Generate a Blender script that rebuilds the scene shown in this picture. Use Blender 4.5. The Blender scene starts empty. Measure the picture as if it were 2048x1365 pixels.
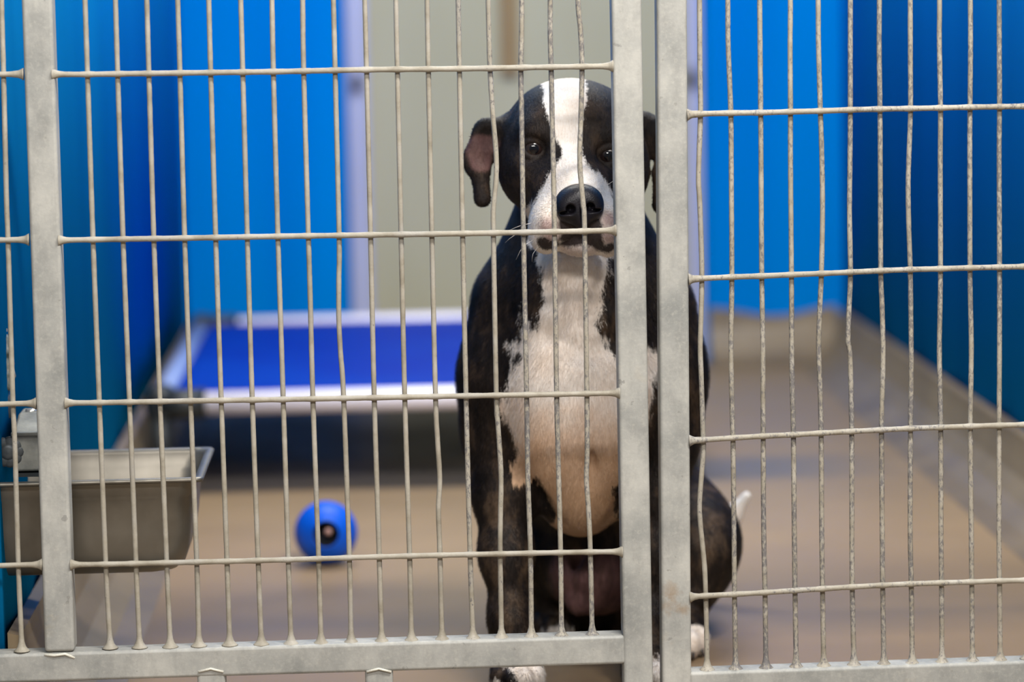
import bpy, bmesh, math, random
import numpy as np
from mathutils import Vector, Matrix
random.seed(7); np.random.seed(7)
S = bpy.context.scene
COL = S.collection

# ------------------------------------------------------------------ camera
F = 5923.0; CX, CY = 1024.0, 682.5
CAM_D, CAM_H = 3.656, 0.91
def _n(v): return v/np.linalg.norm(v)
Zc = _n(np.array([-994., 51000., -5923.]))
Yc = np.array([-267., 682.5, 5923.]); Yc = _n(Yc-Yc.dot(Zc)*Zc)
Xc = np.cross(Yc, Zc)
if Xc[0] < 0: Xc = -Xc
M = np.stack([Xc, Yc, Zc], 1)            # world -> (right, up, forward)
C0 = np.array([0., -CAM_D, CAM_H])
cam_d = bpy.data.cameras.new('camera'); cam = bpy.data.objects.new('camera', cam_d); COL.objects.link(cam)
S.camera = cam
R = M.T                                   # columns: right, up, forward in world
rot = Matrix([[R[0][0], R[0][1], -R[0][2]], [R[1][0], R[1][1], -R[1][2]], [R[2][0], R[2][1], -R[2][2]]])
cam.matrix_world = Matrix.Translation(C0) @ rot.to_4x4()
cam_d.sensor_width = 36; cam_d.lens = F/2048*36; cam_d.clip_start = .05; cam_d.clip_end = 60
cam_d.dof.use_dof = True; cam_d.dof.focus_distance = 3.71; cam_d.dof.aperture_fstop = 2.35

def at(u, v, Y):
    """the point of the place seen at (u, v) that lies Y metres behind the gate"""
    d = M.T @ np.array([u-CX, CY-v, F]); t = (Y-C0[1])/d[1]
    return C0+t*d
def px(Y): return (CAM_D+Y)/F            # metres covered by one pixel at that depth

# ------------------------------------------------------------------ world, lights, exposure
W = bpy.data.worlds.new('world'); S.world = W; W.use_nodes = True
W.node_tree.nodes['Background'].inputs[0].default_value = (.80, .90, 1, 1)
W.node_tree.nodes['Background'].inputs[1].default_value = .20
S.view_settings.view_transform = 'Standard'; S.view_settings.look = 'None'
S.view_settings.gamma = 1; S.view_settings.exposure = .46
def area(name, loc, target, sx, sy, power, col):
    l = bpy.data.lights.new(name, 'AREA'); l.shape = 'RECTANGLE'; l.size = sx; l.size_y = sy
    l.energy = power; l.color = col
    o = bpy.data.objects.new(name, l); COL.objects.link(o); o.location = loc
    o.rotation_euler = (Vector(target)-Vector(loc)).to_track_quat('-Z', 'Y').to_euler()
    return o
area('aisle_lamp_and_fill', (.95, -1.35, 2.75), (.35, 0, .4), 1.1, .12, 84, (1, .95, .88))
area('aisle_lamp_and_fill', (-.1, -3.7, 2.7), (.3, 0, .5), 2.2, .3, 92, (1, .96, .91))  # unseen fill lamp, added to brighten the dog's chest
area('kennel_ceiling_lamp', (.05, 1.75, 2.75), (.0, 1.75, 0), .5, 2.6, 92, (1, .96, .88))
S.cycles.use_denoising = True
S.cycles.max_bounces = 6

# ------------------------------------------------------------------ object helpers
def link_mesh(name, verts, faces, mat, parent=None, smooth=True):
    me = bpy.data.meshes.new(name); me.from_pydata([tuple(map(float, v)) for v in verts], [], [tuple(f) for f in faces])
    me.update()
    if smooth: me.polygons.foreach_set('use_smooth', [True]*len(me.polygons))
    if mat: me.materials.append(mat)
    o = bpy.data.objects.new(name, me); COL.objects.link(o)
    if parent: o.parent = parent
    return o
def thing(name, label, cat, group=None, loc=(0, 0, 0)):
    o = bpy.data.objects.new(name, None); COL.objects.link(o); o['label'] = label; o['category'] = cat
    o.empty_display_size = .05
    o.location = loc
    if group: o['group'] = group
    return o
def keep(o, parent):
    """parent without moving"""
    o.parent = parent; o.matrix_parent_inverse = Matrix.Translation(-Vector(parent.location))
    return o
def tag(o, label, cat, group=None):
    o['label'] = label; o['category'] = cat
    if group: o['group'] = group
    return o
def struct(o): o['kind'] = 'structure'; return o
class MB:
    def __init__(s): s.v = []; s.f = []
    def add(s, v, f):
        b = len(s.v); s.v += [tuple(map(float, p)) for p in v]; s.f += [tuple(i+b for i in q) for q in f]; return s
    def build(s, name, mat, parent=None, smooth=True, bevel=0, seg=3):
        o = link_mesh(name, s.v, s.f, mat, None, smooth)
        if parent: keep(o, parent)
        if bevel:
            m = o.modifiers.new('bevel', 'BEVEL'); m.width = bevel; m.segments = seg; m.limit_method = 'ANGLE'
            m.harden_normals = False
            w = o.modifiers.new('wn', 'WEIGHTED_NORMAL'); w.keep_sharp = False
        return o
    def box(s, a, b):
        x0, y0, z0 = a; x1, y1, z1 = b
        return s.add([(x0,y0,z0),(x1,y0,z0),(x1,y1,z0),(x0,y1,z0),(x0,y0,z1),(x1,y0,z1),(x1,y1,z1),(x0,y1,z1)],
                     [(3,2,1,0),(4,5,6,7),(0,1,5,4),(1,2,6,5),(2,3,7,6),(3,0,4,7)])
    def bar(s, p0, p1, side, w, d):
        """box of width w (along side) and depth d from p0 to p1"""
        p0 = np.array(p0, float); p1 = np.array(p1, float); t = _n(p1-p0); sd = np.array(side, float); sd = _n(sd-sd.dot(t)*t)
        n = np.cross(t, sd); vs = []
        for p in (p0, p1):
            for a, b in ((-1,-1),(1,-1),(1,1),(-1,1)): vs.append(p+sd*a*w/2+n*b*d/2)
        return s.add(vs, [(3,2,1,0),(4,5,6,7),(0,1,5,4),(1,2,6,5),(2,3,7,6),(3,0,4,7)])
    def tube(s, pts, rad, n=12, caps=True, up=(0, 1, 0)):
        pts = [np.array(p, float) for p in pts]
        if not hasattr(rad, '__len__'): rad = [rad]*len(pts)
        vs = []; fs = []; side = None
        for i, p in enumerate(pts):
            t = _n(pts[min(i+1, len(pts)-1)]-pts[max(i-1, 0)])
            a = np.array(up, float) if side is None else side
            a = a-a.dot(t)*t
            if np.linalg.norm(a) < 1e-4: a = np.array([1., 0, 0]); a = a-a.dot(t)*t
            a = _n(a); side = a; b = np.cross(t, a)
            for k in range(n):
                th = 2*math.pi*k/n; vs.append(p+(a*math.cos(th)+b*math.sin(th))*rad[i])
        for i in range(len(pts)-1):
            for k in range(n):
                k2 = (k+1) % n; fs.append((i*n+k, i*n+k2, (i+1)*n+k2, (i+1)*n+k))
        if caps: fs += [tuple(range(n-1, -1, -1)), tuple(range((len(pts)-1)*n, len(pts)*n))]
        return s.add(vs, fs)
    def lathe(s, prof, axis_o, axis_d, n=32):
        """prof: (distance along the axis, radius)"""
        o = np.array(axis_o, float); d = _n(np.array(axis_d, float))
        a = _n(np.cross(d, [0, 0, 1.]) if abs(d[2]) < .9 else np.cross(d, [1., 0, 0])); b = np.cross(d, a); vs = []; fs = []
        for h, r in prof:
            for k in range(n):
                th = 2*math.pi*k/n; vs.append(o+d*h+(a*math.cos(th)+b*math.sin(th))*r)
        m = len(prof)
        for i in range(m-1):
            for k in range(n):
                k2 = (k+1) % n; fs.append((i*n+k, i*n+k2, (i+1)*n+k2, (i+1)*n+k))
        return s.add(vs, fs)
def lerp(a, b, t): return a+(b-a)*t
def smooth_path(pts, step=.012):
    """Catmull-Rom through the points, resampled"""
    P = [np.array(p, float) for p in pts]; P = [2*P[0]-P[1]]+P+[2*P[-1]-P[-2]]; out = []
    for i in range(1, len(P)-2):
        L = np.linalg.norm(P[i+1]-P[i]); n = max(1, int(L/step))
        for k in range(n):
            t = k/n
            out.append(.5*((2*P[i])+(-P[i-1]+P[i+1])*t+(2*P[i-1]-5*P[i]+4*P[i+1]-P[i+2])*t*t+(-P[i-1]+3*P[i]-3*P[i+1]+P[i+2])*t**3))
    out.append(P[-2]); return out

# ------------------------------------------------------------------ materials
class Mat:
    def __init__(s, name):
        s.m = bpy.data.materials.new(name); s.m.use_nodes = True; s.t = s.m.node_tree; s.N = s.t.nodes; s.L = s.t.links
        s.b = s.N['Principled BSDF']
    def set(s, **k):
        for a, v in k.items():
            i = s.b.inputs[{'rough':'Roughness','metal':'Metallic','spec':'Specular IOR Level','coat':'Coat Weight','coatr':'Coat Roughness','sheen':'Sheen Weight','col':'Base Color'}[a]]
            i.default_value = (*v, 1) if a == 'col' else v
        return s
    def node(s, typ, **k):
        n = s.N.new(typ)
        for a, v in k.items(): setattr(n, a, v)
        return n
    def coord(s, scale=(1, 1, 1), kind='Object'):
        if kind == 'World': src = s.node('ShaderNodeNewGeometry').outputs['Position']
        else: src = s.node('ShaderNodeTexCoord').outputs['Object']
        mp = s.node('ShaderNodeMapping'); mp.inputs['Scale'].default_value = scale
        s.L.new(src, mp.inputs[0]); return mp.outputs[0]
    def noise(s, vec, scale, detail=4, rough=.55, dist=0):
        n = s.node('ShaderNodeTexNoise'); n.inputs['Scale'].default_value = scale; n.inputs['Detail'].default_value = detail
        n.inputs['Roughness'].default_value = rough; n.inputs['Distortion'].default_value = dist
        s.L.new(vec, n.inputs['Vector']); return n.outputs['Fac']
    def ramp(s, fac, stops, interp='LINEAR'):
        r = s.node('ShaderNodeValToRGB'); r.color_ramp.interpolation = interp; e = r.color_ramp.elements
        while len(e) > 1: e.remove(e[-1])
        e[0].position = stops[0][0]; e[0].color = (*stops[0][1], 1) if hasattr(stops[0][1], '__len__') else (stops[0][1],)*3+(1,)
        for p, c in stops[1:]:
            q = e.new(p); q.color = (*c, 1) if hasattr(c, '__len__') else (c, c, c, 1)
        s.L.new(fac, r.inputs[0]); return r.outputs[0]
    def mix(s, fac, a, b, blend='MIX'):
        n = s.node('ShaderNodeMix', data_type='RGBA', blend_type=blend)
        for sock, v in ((n.inputs['Factor'], fac), (n.inputs['A'], a), (n.inputs['B'], b)):
            if isinstance(v, bpy.types.NodeSocket): s.L.new(v, sock)
            elif hasattr(v, '__len__'): sock.default_value = (*v, 1)
            else: sock.default_value = v
        return n.outputs['Result']
    def math(s, op, a, b=0.0, c=0.0, clamp=False):
        n = s.node('ShaderNodeMath', operation=op, use_clamp=clamp)
        for i, v in enumerate((a, b, c)):
            if isinstance(v, bpy.types.NodeSocket): s.L.new(v, n.inputs[i])
            else: n.inputs[i].default_value = v
        return n.outputs[0]
    def color(s, sock): s.L.new(sock, s.b.inputs['Base Color']); return s
    def rough(s, sock): s.L.new(sock, s.b.inputs['Roughness']); return s
    def bump(s, h, strength, dist=.001):
        n = s.node('ShaderNodeBump'); n.inputs['Strength'].default_value = strength; n.inputs['Distance'].default_value = dist
        s.L.new(h, n.inputs['Height']); s.L.new(n.outputs[0], s.b.inputs['Normal']); return s
def sr(r, g, b):
    return tuple(((c/255)/12.92 if c/255 <= .04045 else ((c/255+.055)/1.055)**2.4) for c in (r, g, b))
def plain(name, col, rough=.6, var=.12, scale=20, metal=0, bump=0, **k):
    m = Mat(name).set(rough=rough, metal=metal, **k); v = m.coord()
    n = m.noise(v, scale, 5)
    lo = tuple(c*(1-var) for c in col); hi = tuple(min(1, c*(1+var)) for c in col)
    m.color(m.ramp(n, [(.3, lo), (.7, hi)]))
    if bump: m.bump(m.noise(v, scale*4, 3), bump)
    return m.m

# gate tube paint: pale grey galvanised, smudged, with a few dark chips
m = Mat('gate_tube_paint').set(rough=.48, spec=.35); v = m.coord(kind='World')
base = m.ramp(m.noise(v, 9, 6, .6), [(.3, sr(124, 126, 124)), (.5, sr(153, 153, 149)), (.72, sr(176, 175, 169))])
vs = m.coord((6, 6, 1), 'World')
base = m.mix(m.ramp(m.noise(vs, 30, 4), [(.52, 0.0), (.75, .3)]), base, sr(150, 152, 148))
base = m.mix(m.ramp(m.noise(v, 75, 3, .5), [(.70, 0.0), (.735, .55)]), base, sr(92, 92, 92))
base = m.mix(m.ramp(m.noise(v, 13, 4, .6, .6), [(.66, 0.0), (.78, .35)]), base, sr(168, 152, 122))
m.color(base); base = m.mix(m.ramp(m.noise(m.coord((1, 1, .5), 'World'), 46, 5, .7), [(.46, 0.0), (.72, .42)]), base, sr(116, 116, 113))
base = m.mix(m.ramp(m.noise(v, 150, 4, .7), [(.5, 0.0), (.75, .35)]), base, sr(186, 184, 174))
for q_, r_q in ((at(1338, 1212, -.007), .018), (at(1368, 1222, -.007), .013), (at(1345, 1185, -.007), .016)):
    vd = m.node('ShaderNodeVectorMath', operation='DISTANCE'); vd.inputs[1].default_value = tuple(q_); m.L.new(m.coord(kind='World'), vd.inputs[0])
    sq = m.math('ADD', m.math('DIVIDE', vd.outputs['Value'], r_q), m.math('MULTIPLY', m.math('SUBTRACT', m.noise(v, 70, 5, .7), .5), 2.2))
    base = m.mix(m.ramp(sq, [(.1, .4), (.9, 0.0)]), base, sr(128, 96, 52))
m.color(base); m.bump(m.noise(v, 260, 3), .3, .0006)
M_TUBE = m.m
# rod paint: cream coating worn to grey metal
def rod_mat(name, a, b):
    m = Mat(name).set(rough=.5, spec=.35); v = m.coord(kind='World')
    base = m.ramp(m.noise(v, 28, 5, .6), [(.3, sr(130, 123, 109)), (.5, sr(152, 146, 133)), (.72, sr(170, 165, 155))])
    base = m.mix(m.ramp(m.noise(v, 14, 3), [(.5, 0.0), (.7, .5)]), base, sr(136, 134, 130))
    w = m.noise(m.coord((1, 1, .55), 'World'), 300, 5, .7)
    big = m.noise(v, 7, 3)
    w = m.math('ADD', w, m.math('MULTIPLY', m.math('SUBTRACT', big, .5), .5))
    base = m.mix(m.ramp(w, [(a, 0.0), (b, .8)]), base, sr(92, 90, 94))
    m.color(base); m.bump(m.noise(v, 380, 4, .7), .5, .0009)
    return m.m
M_ROD = rod_mat('cream_rod_paint', .66, .76)
M_ROD_MID = rod_mat('chipped_rod_paint', .56, .66)
M_ROD_WORN = rod_mat('worn_rod_paint', .47, .60)
M_WELD = plain('weld_bead_paint', sr(205, 203, 192), .5, .12, 120, bump=.5)
M_PAN = Mat('stainless_steel'); M_PAN.set(rough=.42, metal=.7, col=(.42, .41, .39))
v = M_PAN.coord((1, 1, 1)); M_PAN.color(M_PAN.ramp(M_PAN.noise(v, 14, 4), [(.3, (.16, .145, .12)), (.7, (.24, .22, .185))])); M_PAN = M_PAN.m
M_GALV = Mat('galvanised_housing').set(rough=.55, metal=.35); v = M_GALV.coord(kind='World')
M_GALV.color(M_GALV.ramp(M_GALV.noise(v, 22, 5, .6), [(.3, sr(104, 106, 104)), (.7, sr(158, 158, 150))])); M_GALV.bump(M_GALV.noise(v, 140, 3), .4); M_GALV = M_GALV.m
M_GALVD = plain('tarnished_emblem_metal', sr(84, 88, 90), .5, .3, 60, metal=.5)
M_STEEL = plain('bolt_steel', sr(200, 198, 190), .3, .1, 40, metal=.7)
M_HOSE = Mat('braided_hose').set(rough=.5); v = M_HOSE.coord((1, 1, 1), 'World')
M_HOSE.color(M_HOSE.ramp(M_HOSE.noise(v, 70, 3, .6), [(.35, sr(52, 58, 52)), (.5, sr(110, 116, 110)), (.68, sr(160, 152, 140))])); M_HOSE = M_HOSE.m
M_PVC = plain('white_pvc_pipe', sr(236, 230, 240), .4, .03, 8)
M_PVC_SHADED = plain('shaded_pvc_pipe', sr(118, 138, 186), .5, .05, 8)  # white pipe of the side rails with its dimmer light painted in
M_CORNER = plain('black_plastic_fitting', sr(38, 42, 44), .5, .2, 20)
m = Mat('blue_bed_vinyl').set(rough=.6, spec=.1); v = m.coord(kind='World')
m.color(m.ramp(m.noise(v, 3, 3), [(.3, sr(0, 40, 146)), (.7, sr(0, 54, 156))])); M_VINYL = m.m
M_BALL = plain('blue_rubber', sr(0, 80, 196), .45, .08, 30, spec=.25)
M_HOLE = plain('dark_toy_hollow', sr(6, 9, 22), .8, .1, 30)
M_TREAT = plain('pink_treat', sr(190, 150, 140), .6, .1, 60)
def wall_blue(name, a, b, rough):
    m = Mat(name).set(rough=rough, spec=.0); v = m.coord((4, 4, .35), 'World')
    m.color(m.ramp(m.noise(v, 1.1, 3), [(.3, a), (.7, b)])); return m.m
M_WB = wall_blue('blue_back_wall_paint', sr(0, 108, 190), sr(0, 119, 199), .6)
M_WL = wall_blue('blue_left_wall_panel', sr(12, 134, 206), sr(18, 148, 218), .8)
M_WR = wall_blue('blue_right_wall_panel', sr(12, 120, 186), sr(18, 133, 200), .8)
m = Mat('tan_cove_base').set(rough=.4); v = m.coord(kind='World')
m.color(m.ramp(m.noise(v, 5, 4), [(.3, sr(100, 86, 68)), (.7, sr(124, 107, 82))])); M_COVE = m.m
m = Mat('sealed_kennel_floor').set(rough=.4, spec=.3); v = m.coord(kind='World')
g = m.node('ShaderNodeSeparateXYZ'); m.L.new(m.coord(kind='World'), g.inputs[0])
wob = m.math('MULTIPLY', m.math('SUBTRACT', m.noise(m.coord((.9, 2.4, 1), 'World'), 2.0, 3), .5), .16)
yy = m.math('ADD', g.outputs[1], wob)
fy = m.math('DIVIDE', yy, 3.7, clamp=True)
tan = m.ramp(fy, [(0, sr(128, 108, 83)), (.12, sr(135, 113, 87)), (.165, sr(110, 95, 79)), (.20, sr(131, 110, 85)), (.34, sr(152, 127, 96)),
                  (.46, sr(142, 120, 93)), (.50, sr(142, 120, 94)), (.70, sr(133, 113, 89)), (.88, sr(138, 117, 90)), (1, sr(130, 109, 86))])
shade_band = m.ramp(fy, [(.485, 0.0), (.505, .9), (.555, .9), (.578, 0.0)])  # bluish shadow band across the floor, painted into its colour
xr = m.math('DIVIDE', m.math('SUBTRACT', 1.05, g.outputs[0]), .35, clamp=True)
tan = m.mix(m.math('MULTIPLY', shade_band, xr), tan, sr(98, 94, 92))
tan = m.mix(m.ramp(m.noise(v, 3.2, 5, .6), [(.35, .28), (.65, 0.0)]), tan, sr(120, 102, 84))
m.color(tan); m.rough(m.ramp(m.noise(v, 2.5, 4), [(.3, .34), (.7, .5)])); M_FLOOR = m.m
M_DOOR = Mat('olive_beige_door').set(rough=.5); v = M_DOOR.coord((1.2, 1, .5), 'World')
M_DOOR.color(M_DOOR.ramp(M_DOOR.noise(v, 1.6, 3), [(.3, sr(148, 143, 118)), (.7, sr(164, 160, 138))])); M_DOOR = M_DOOR.m
M_TRIM = plain('lilac_white_trim', sr(156, 160, 190), .5, .04, 3)
M_BROWN = plain('brown_door_post', sr(128, 104, 68), .6, .1, 6)
M_LATCH = plain('dark_latch', sr(52, 58, 84), .5, .1, 6)

# ------------------------------------------------------------------ the room
XL, XR, YB, HC = -.485, 1.13, 3.59, .127
WH = 2.6
def wavy_wall(name, x, y0, y1, mat, thick):
    n = 150; vs = []; fs = []
    for i in range(n+1):
        y = lerp(y0, y1, i/n); s = 1 if thick > 0 else -1
        dx = -s*(.5+.5*math.sin(y*2*math.pi/.42+1))*.006-s*(.5+.5*math.sin(y*2*math.pi/.17))*.0015
        for z in (0, WH): vs.append((x-dx, y, z))
        for z in (0, WH): vs.append((x+thick, y, z))
    for i in range(n):
        a = i*4; b = a+4
        fs += [(a, b, b+1, a+1), (a+2, a+3, b+3, b+2), (a+1, b+1, b+3, a+3), (a, a+2, b+2, b)]
    fs += [(0, 1, 3, 2), (n*4, n*4+2, n*4+3, n*4+1)]
    return struct(link_mesh(name, vs, fs, mat))
wavy_wall('wall_left', XL, .045, YB, M_WL, -.08)
wavy_wall('wall_right', XR, .045, YB, M_WR, .08)
struct(MB().box((XL-.08, YB, 0), (XR+.08, YB+.1, WH)).build('wall_back', M_WB, smooth=False))
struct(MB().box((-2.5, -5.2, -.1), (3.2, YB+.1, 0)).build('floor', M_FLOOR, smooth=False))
# coved skirting: a quarter-round foot that sweeps up the wall
def cove(name, p0, p1, inward, top=HC, sag=None):
    prof = [(.0, top), (.016, top-.004), (.018, top-.02), (.022, .090), (.032, .058), (.054, .029), (.086, .010), (.125, .001), (.125, -.01), (0, -.01)]
    n = 40; vs = []; fs = []; k = len(prof)
    p0 = np.array(p0, float); p1 = np.array(p1, float); iw = np.array(inward, float)
    for i in range(n+1):
        p = lerp(p0, p1, i/n); dz = sag(p) if sag else 0
        for j, (a, z) in enumerate(prof):
            q = p+iw*a; vs.append((q[0], q[1], z+(dz if j < 3 else 0)))
    for i in range(n):
        for j in range(k):
            j2 = (j+1) % k; fs.append((i*k+j, i*k+j2, (i+1)*k+j2, (i+1)*k+j))
    fs += [tuple(range(k)), tuple(range(n*k+k-1, n*k-1, -1))]
    o = link_mesh(name, vs, fs, M_COVE, None, False); return struct(o)
cove('baseboard_left', (XL-.001, .03, 0), (XL-.001, YB-.02, 0), (1, 0, 0))
cove('baseboard_right', (XR+.001, .03, 0), (XR+.001, YB-.02, 0), (-1, 0, 0))
DL, DR = at(742, 400, YB)[0], at(1374, 400, YB)[0]           # door opening
cove('baseboard_back', (DR+.05, YB, 0), (XR-.02, YB, 0), (0, -1, 0),
     sag=lambda p: .012*math.cos((p[0]-(DR+.05))/(XR-DR-.05)*2*math.pi))
cove('baseboard_back.001', (XL+.02, YB, 0), (DL-.05, YB, 0), (0, -1, 0))
struct(MB().box((DL, YB-.012, .01), (DR, YB+.002, 2.1)).build('door_1', M_DOOR, smooth=False))
struct(MB().box((DL-.052, YB-.035, 0), (DL, YB+.002, 2.15)).build('trim_1', M_TRIM, smooth=False, bevel=.004))
struct(MB().box((DR, YB-.035, 0), (DR+.036, YB+.002, 2.15)).build('trim_2', M_TRIM, smooth=False, bevel=.004))
pb = at(1016, 0, YB)[0]
for nm, u, v_ in (('latch', 714, 168), ('latch', 1383, 158)):
    p = at(u, v_, YB-.04)
    o = MB().box((p[0]-.012, YB-.05, p[2]-.018), (p[0]+.012, YB-.034, p[2]+.018)).box((p[0]-.005, YB-.062, p[2]-.008), (p[0]+.005, YB-.045, p[2]+.03)).build(nm, M_LATCH, smooth=False, bevel=.002)
    tag(o, 'small dark latch on the %s edge of the pale door frame' % ('left' if u < 1000 else 'right'), 'latch', 'latches on the door frame')
zb = at(1016, 150, YB)[2]
o = MB().box((pb-.022, YB-.030, zb), (pb+.022, YB-.012, 2.05)).build('pull_strap', M_BROWN, smooth=False, bevel=.004)
tag(o, 'brown strap hanging down the olive beige back door', 'strap')

# ------------------------------------------------------------------ gates
def rod(name, pts, r, mat, parent, ends=(0, 0), n=12, bumps=()):
    P = smooth_path(pts, .006)
    def fine(Q):
        return [Q[0]+(Q[1]-Q[0])*t for t in (0, .17, .33, .5, .67, .83)]+Q[1:]
    for _ in range(3): P = P
    P = fine(fine(P)[::-1])[::-1]; L = [0]
    for a, b in zip(P[:-1], P[1:]): L.append(L[-1]+np.linalg.norm(b-a))
    rad = []
    for i, l in enumerate(L):
        k = r*(1+random.uniform(-.035, .035))
        if ends[0]: k += .0072*math.exp(-((l)/.0052)**1.25)*ends[0]
        if ends[1]: k += .0072*math.exp(-((L[-1]-l)/.0052)**1.25)*ends[1]
        for b in bumps:
            d = abs(P[i][0]-b)
            if d < .008: k += .0007*(1-d/.008)
        rad.append(k)
    # refine near the ends so the weld flare is round
    return MB().tube(P, rad, n, up=(0, 1, 0)).build(name, mat, parent)
YR, YV, RR, RV = -.002, .0042, .0034, .0032
HT = .0185                                   # half the tube's width
def P_(u, v, Y=0): return at(u, v, Y)
def tube_part(name, a, b, side, parent, label=None):
    o = MB().bar(a, b, side, 2*HT, 2*HT).build(name, M_TUBE, parent, bevel=.0045, seg=4)
    if label: o['label'] = label
    return o
YT = .012                                    # centre of the square tubes
left_rows = [
    [(-60, 149.5), (20, 148.6), (47, 148.3)], [(-60, 481.5), (20, 480.2), (58, 479.8)], [(-50, 811), (30, 808), (72, 807.5)], [(-42, 1134), (30, 1131), (84, 1130)]]
door_rows = [
    [(104, 148.6), (175, 148.8), (360, 146.2), (546, 143.6), (733, 139.6), (918, 137.6), (1100, 134.4), (1226, 132.4)],
    [(117, 481), (186, 479.7), (370, 476.6), (555, 473.2), (741, 470.3), (925, 467.5), (1109, 464), (1232, 461)],
    [(130, 806.5), (198, 806), (382, 802.5), (566, 799.5), (748, 796), (925, 792.5), (1113, 789), (1239, 786.5)],
    [(141, 1130), (211, 1129.3), (393, 1125), (577, 1120.3), (759, 1114.5), (940, 1110), (1121, 1106), (1245, 1104)]]
bv = [  # traced vertical rods: (u, v) pairs
 [(170,0),(175,148),(186,480),(198.7,807),(211.5,1129),(220.7,1297)],
 [(230.9,0),(235.3,148),(246.1,479),(259,806),(272,1128),(279.5,1296)],
 [(293.6,0),(297.7,147),(307.6,478),(320,804),(333.4,1126),(340.8,1295)],
 [(355.4,0),(359.8,146),(369.2,476),(381,802),(393.5,1125),(398,1293)],
 [(417.5,0),(421.3,145),(431.3,475),(442.4,801),(454,1123),(459.6,1291)],
 [(481.4,0),(485.5,145),(494.6,474),(504.5,800),(516.3,1122),(522.7,1290)],
 [(543.8,0),(546.7,144),(555.8,473),(566.4,799),(576.6,1120),(582.2,1289)],
 [(605.3,0),(607.3,142),(616.7,472),(620.5,600),(625.8,798),(637.2,1118),(642.2,1288)],
 [(666.8,0),(670.3,141),(678.2,471),(677.6,560),(677.8,640),(681,705),(687.3,797),(698.7,1116),(702.3,1287)],
 [(729.8,0),(733.3,140),(741.2,470),(748.5,796),(758.5,1115),(763.3,1285)],
 [(791.9,0),(794.8,139),(802.2,469),(809.5,795),(819.2,1113),(823,1283)],
 [(854.3,0),(856.7,138),(863.7,468),(871,794),(875,880),(879.5,960),(877,1020),(879.8,1111),(884,1281)],
 [(916.4,0),(918.8,137),(925.2,467),(932,792),(940.2,1110),(946,1279)],
 [(976.5,0),(978,70),(980,136),(985.5,226),(992.3,310),(992,360),(987.5,410),(986.8,466),(992.6,791),(996,850),(1002,950),(1001,1030),(1000.5,1108),(1002.9,1277)],
 [(1043.3,0),(1043,70),(1041.5,135),(1043,226),(1045,350),(1046.8,465),(1053.3,790),(1056,960),(1061,1107),(1062.8,1275)],
 [(1100.4,0),(1100.4,70),(1102.2,134),(1104.6,250),(1107,350),(1109,464),(1113.3,789),(1116,900),(1121.2,1106),(1123,1274)],
 [(1156,0),(1161,60),(1164,133),(1162,230),(1159.7,300),(1160.5,345),(1166,405),(1169.3,463),(1173.7,788),(1174.5,900),(1173,960),(1177,1020),(1180.7,1105),(1184.4,1272)]]
gate = thing('kennel_gate', 'wide grey tube gate of cream rods in front of the blue bed and ball', 'gate', loc=tuple(P_(690, 1290, 0)*[1, 0, 0]))
TOPV = -182
st_l = [(73.5, 0), (101, 800), (119, 1296)]
def stile(name, u0, v0, u1, v1, parent, ztop=None, zbot=None):
    a = P_(u0, v0, YT-HT); b = P_(u1, v1, YT-HT); a[1] = b[1] = YT
    d = (b-a)/(b[2]-a[2])
    if ztop is not None: a = a+d*(ztop-a[2])
    if zbot is not None: b = b+d*(zbot-b[2])
    return tube_part(name, a, b, (1, 0, 0), parent), a, b
zt = P_(700, TOPV, 0)[2]
_, sa, sb = stile('stile', 73.5, 0, 118.7, 1290, gate, zt-2*HT+.001, P_(119, 1303, 0)[2])
_, ra, rb = stile('stile', 1253, 0, 1276, 1290, gate, zt, 0)
_, la, lb = stile('stile', -85, 0, -48, 1290, gate, zt, 0)
xe = lb[0]+HT-.002; xs = rb[0]-HT
a = P_(-10, 1339.5, YT-HT); b = P_(1245, 1301, YT-HT); a[1] = b[1] = YT; d = (b-a)/(b[0]-a[0])
tube_part('rail', a+d*(xe-a[0]), a+d*(xs+.002-a[0]), (0, 0, 1), gate)
tube_part('rail', (la[0]+HT-.001, YT, zt-HT), (ra[0]-HT+.001, YT, zt-HT), (0, 0, 1), gate)
tube_part('rail', (xe, YT, .0187), (xs+.002, YT, .0187), (0, 0, 1), gate)
for u in (422, 758):
    p = P_(u, 1350, YT-HT)
    MB().bar((p[0], YT, .036), (p[0], YT, .03+p[2]-.005), (1, 0, 0), 2*HT-.002, 2*HT-.002).build('stub_post', M_TUBE, gate, bevel=.0045, seg=4)
    MB().tube([(p[0]-HT+.003, YT-HT-.0005, p[2]+.004), (p[0], YT-HT-.001, p[2]+.0075), (p[0]+HT-.003, YT-HT-.0005, p[2]+.003)], .0016, 8).build('weld_bead', M_WELD, gate)
# weld bead where the inner stile lands on the rail
q = P_(119, 1310, YT-HT)
MB().tube([(q[0]-HT, q[1]+.001, q[2]), (q[0]-.006, q[1]-.0008, q[2]-.001), (q[0]+.007, q[1]-.0008, q[2]+.0005), (q[0]+HT, q[1]+.001, q[2]-.005)], .0018, 8).build('weld_bead', M_WELD, gate)
def nearest_row(rows, u, i):
    return 0
def hrods(rows, parent, mats, xs_):
    for k, r in enumerate(rows):
        rod('horizontal_bar', [P_(u, v, YR) for u, v in r], RR, mats[k], parent, (.62, .62), bumps=xs_)
xs_l = [P_(b_[1][0], b_[1][1], 0)[0] for b_ in bv]
hrods(door_rows, gate, [M_ROD]*3+[M_ROD], xs_l)
hrods(left_rows, gate, [M_ROD]*4, [])
def top_ext(tr):
    (u0, v0), (u1, v1) = tr[0], tr[1]; s = (u1-u0)/(v1-v0) if v1-v0 > 90 else .012
    return [(u0+s*(TOPV+8-v0), TOPV+8)]+tr
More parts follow.
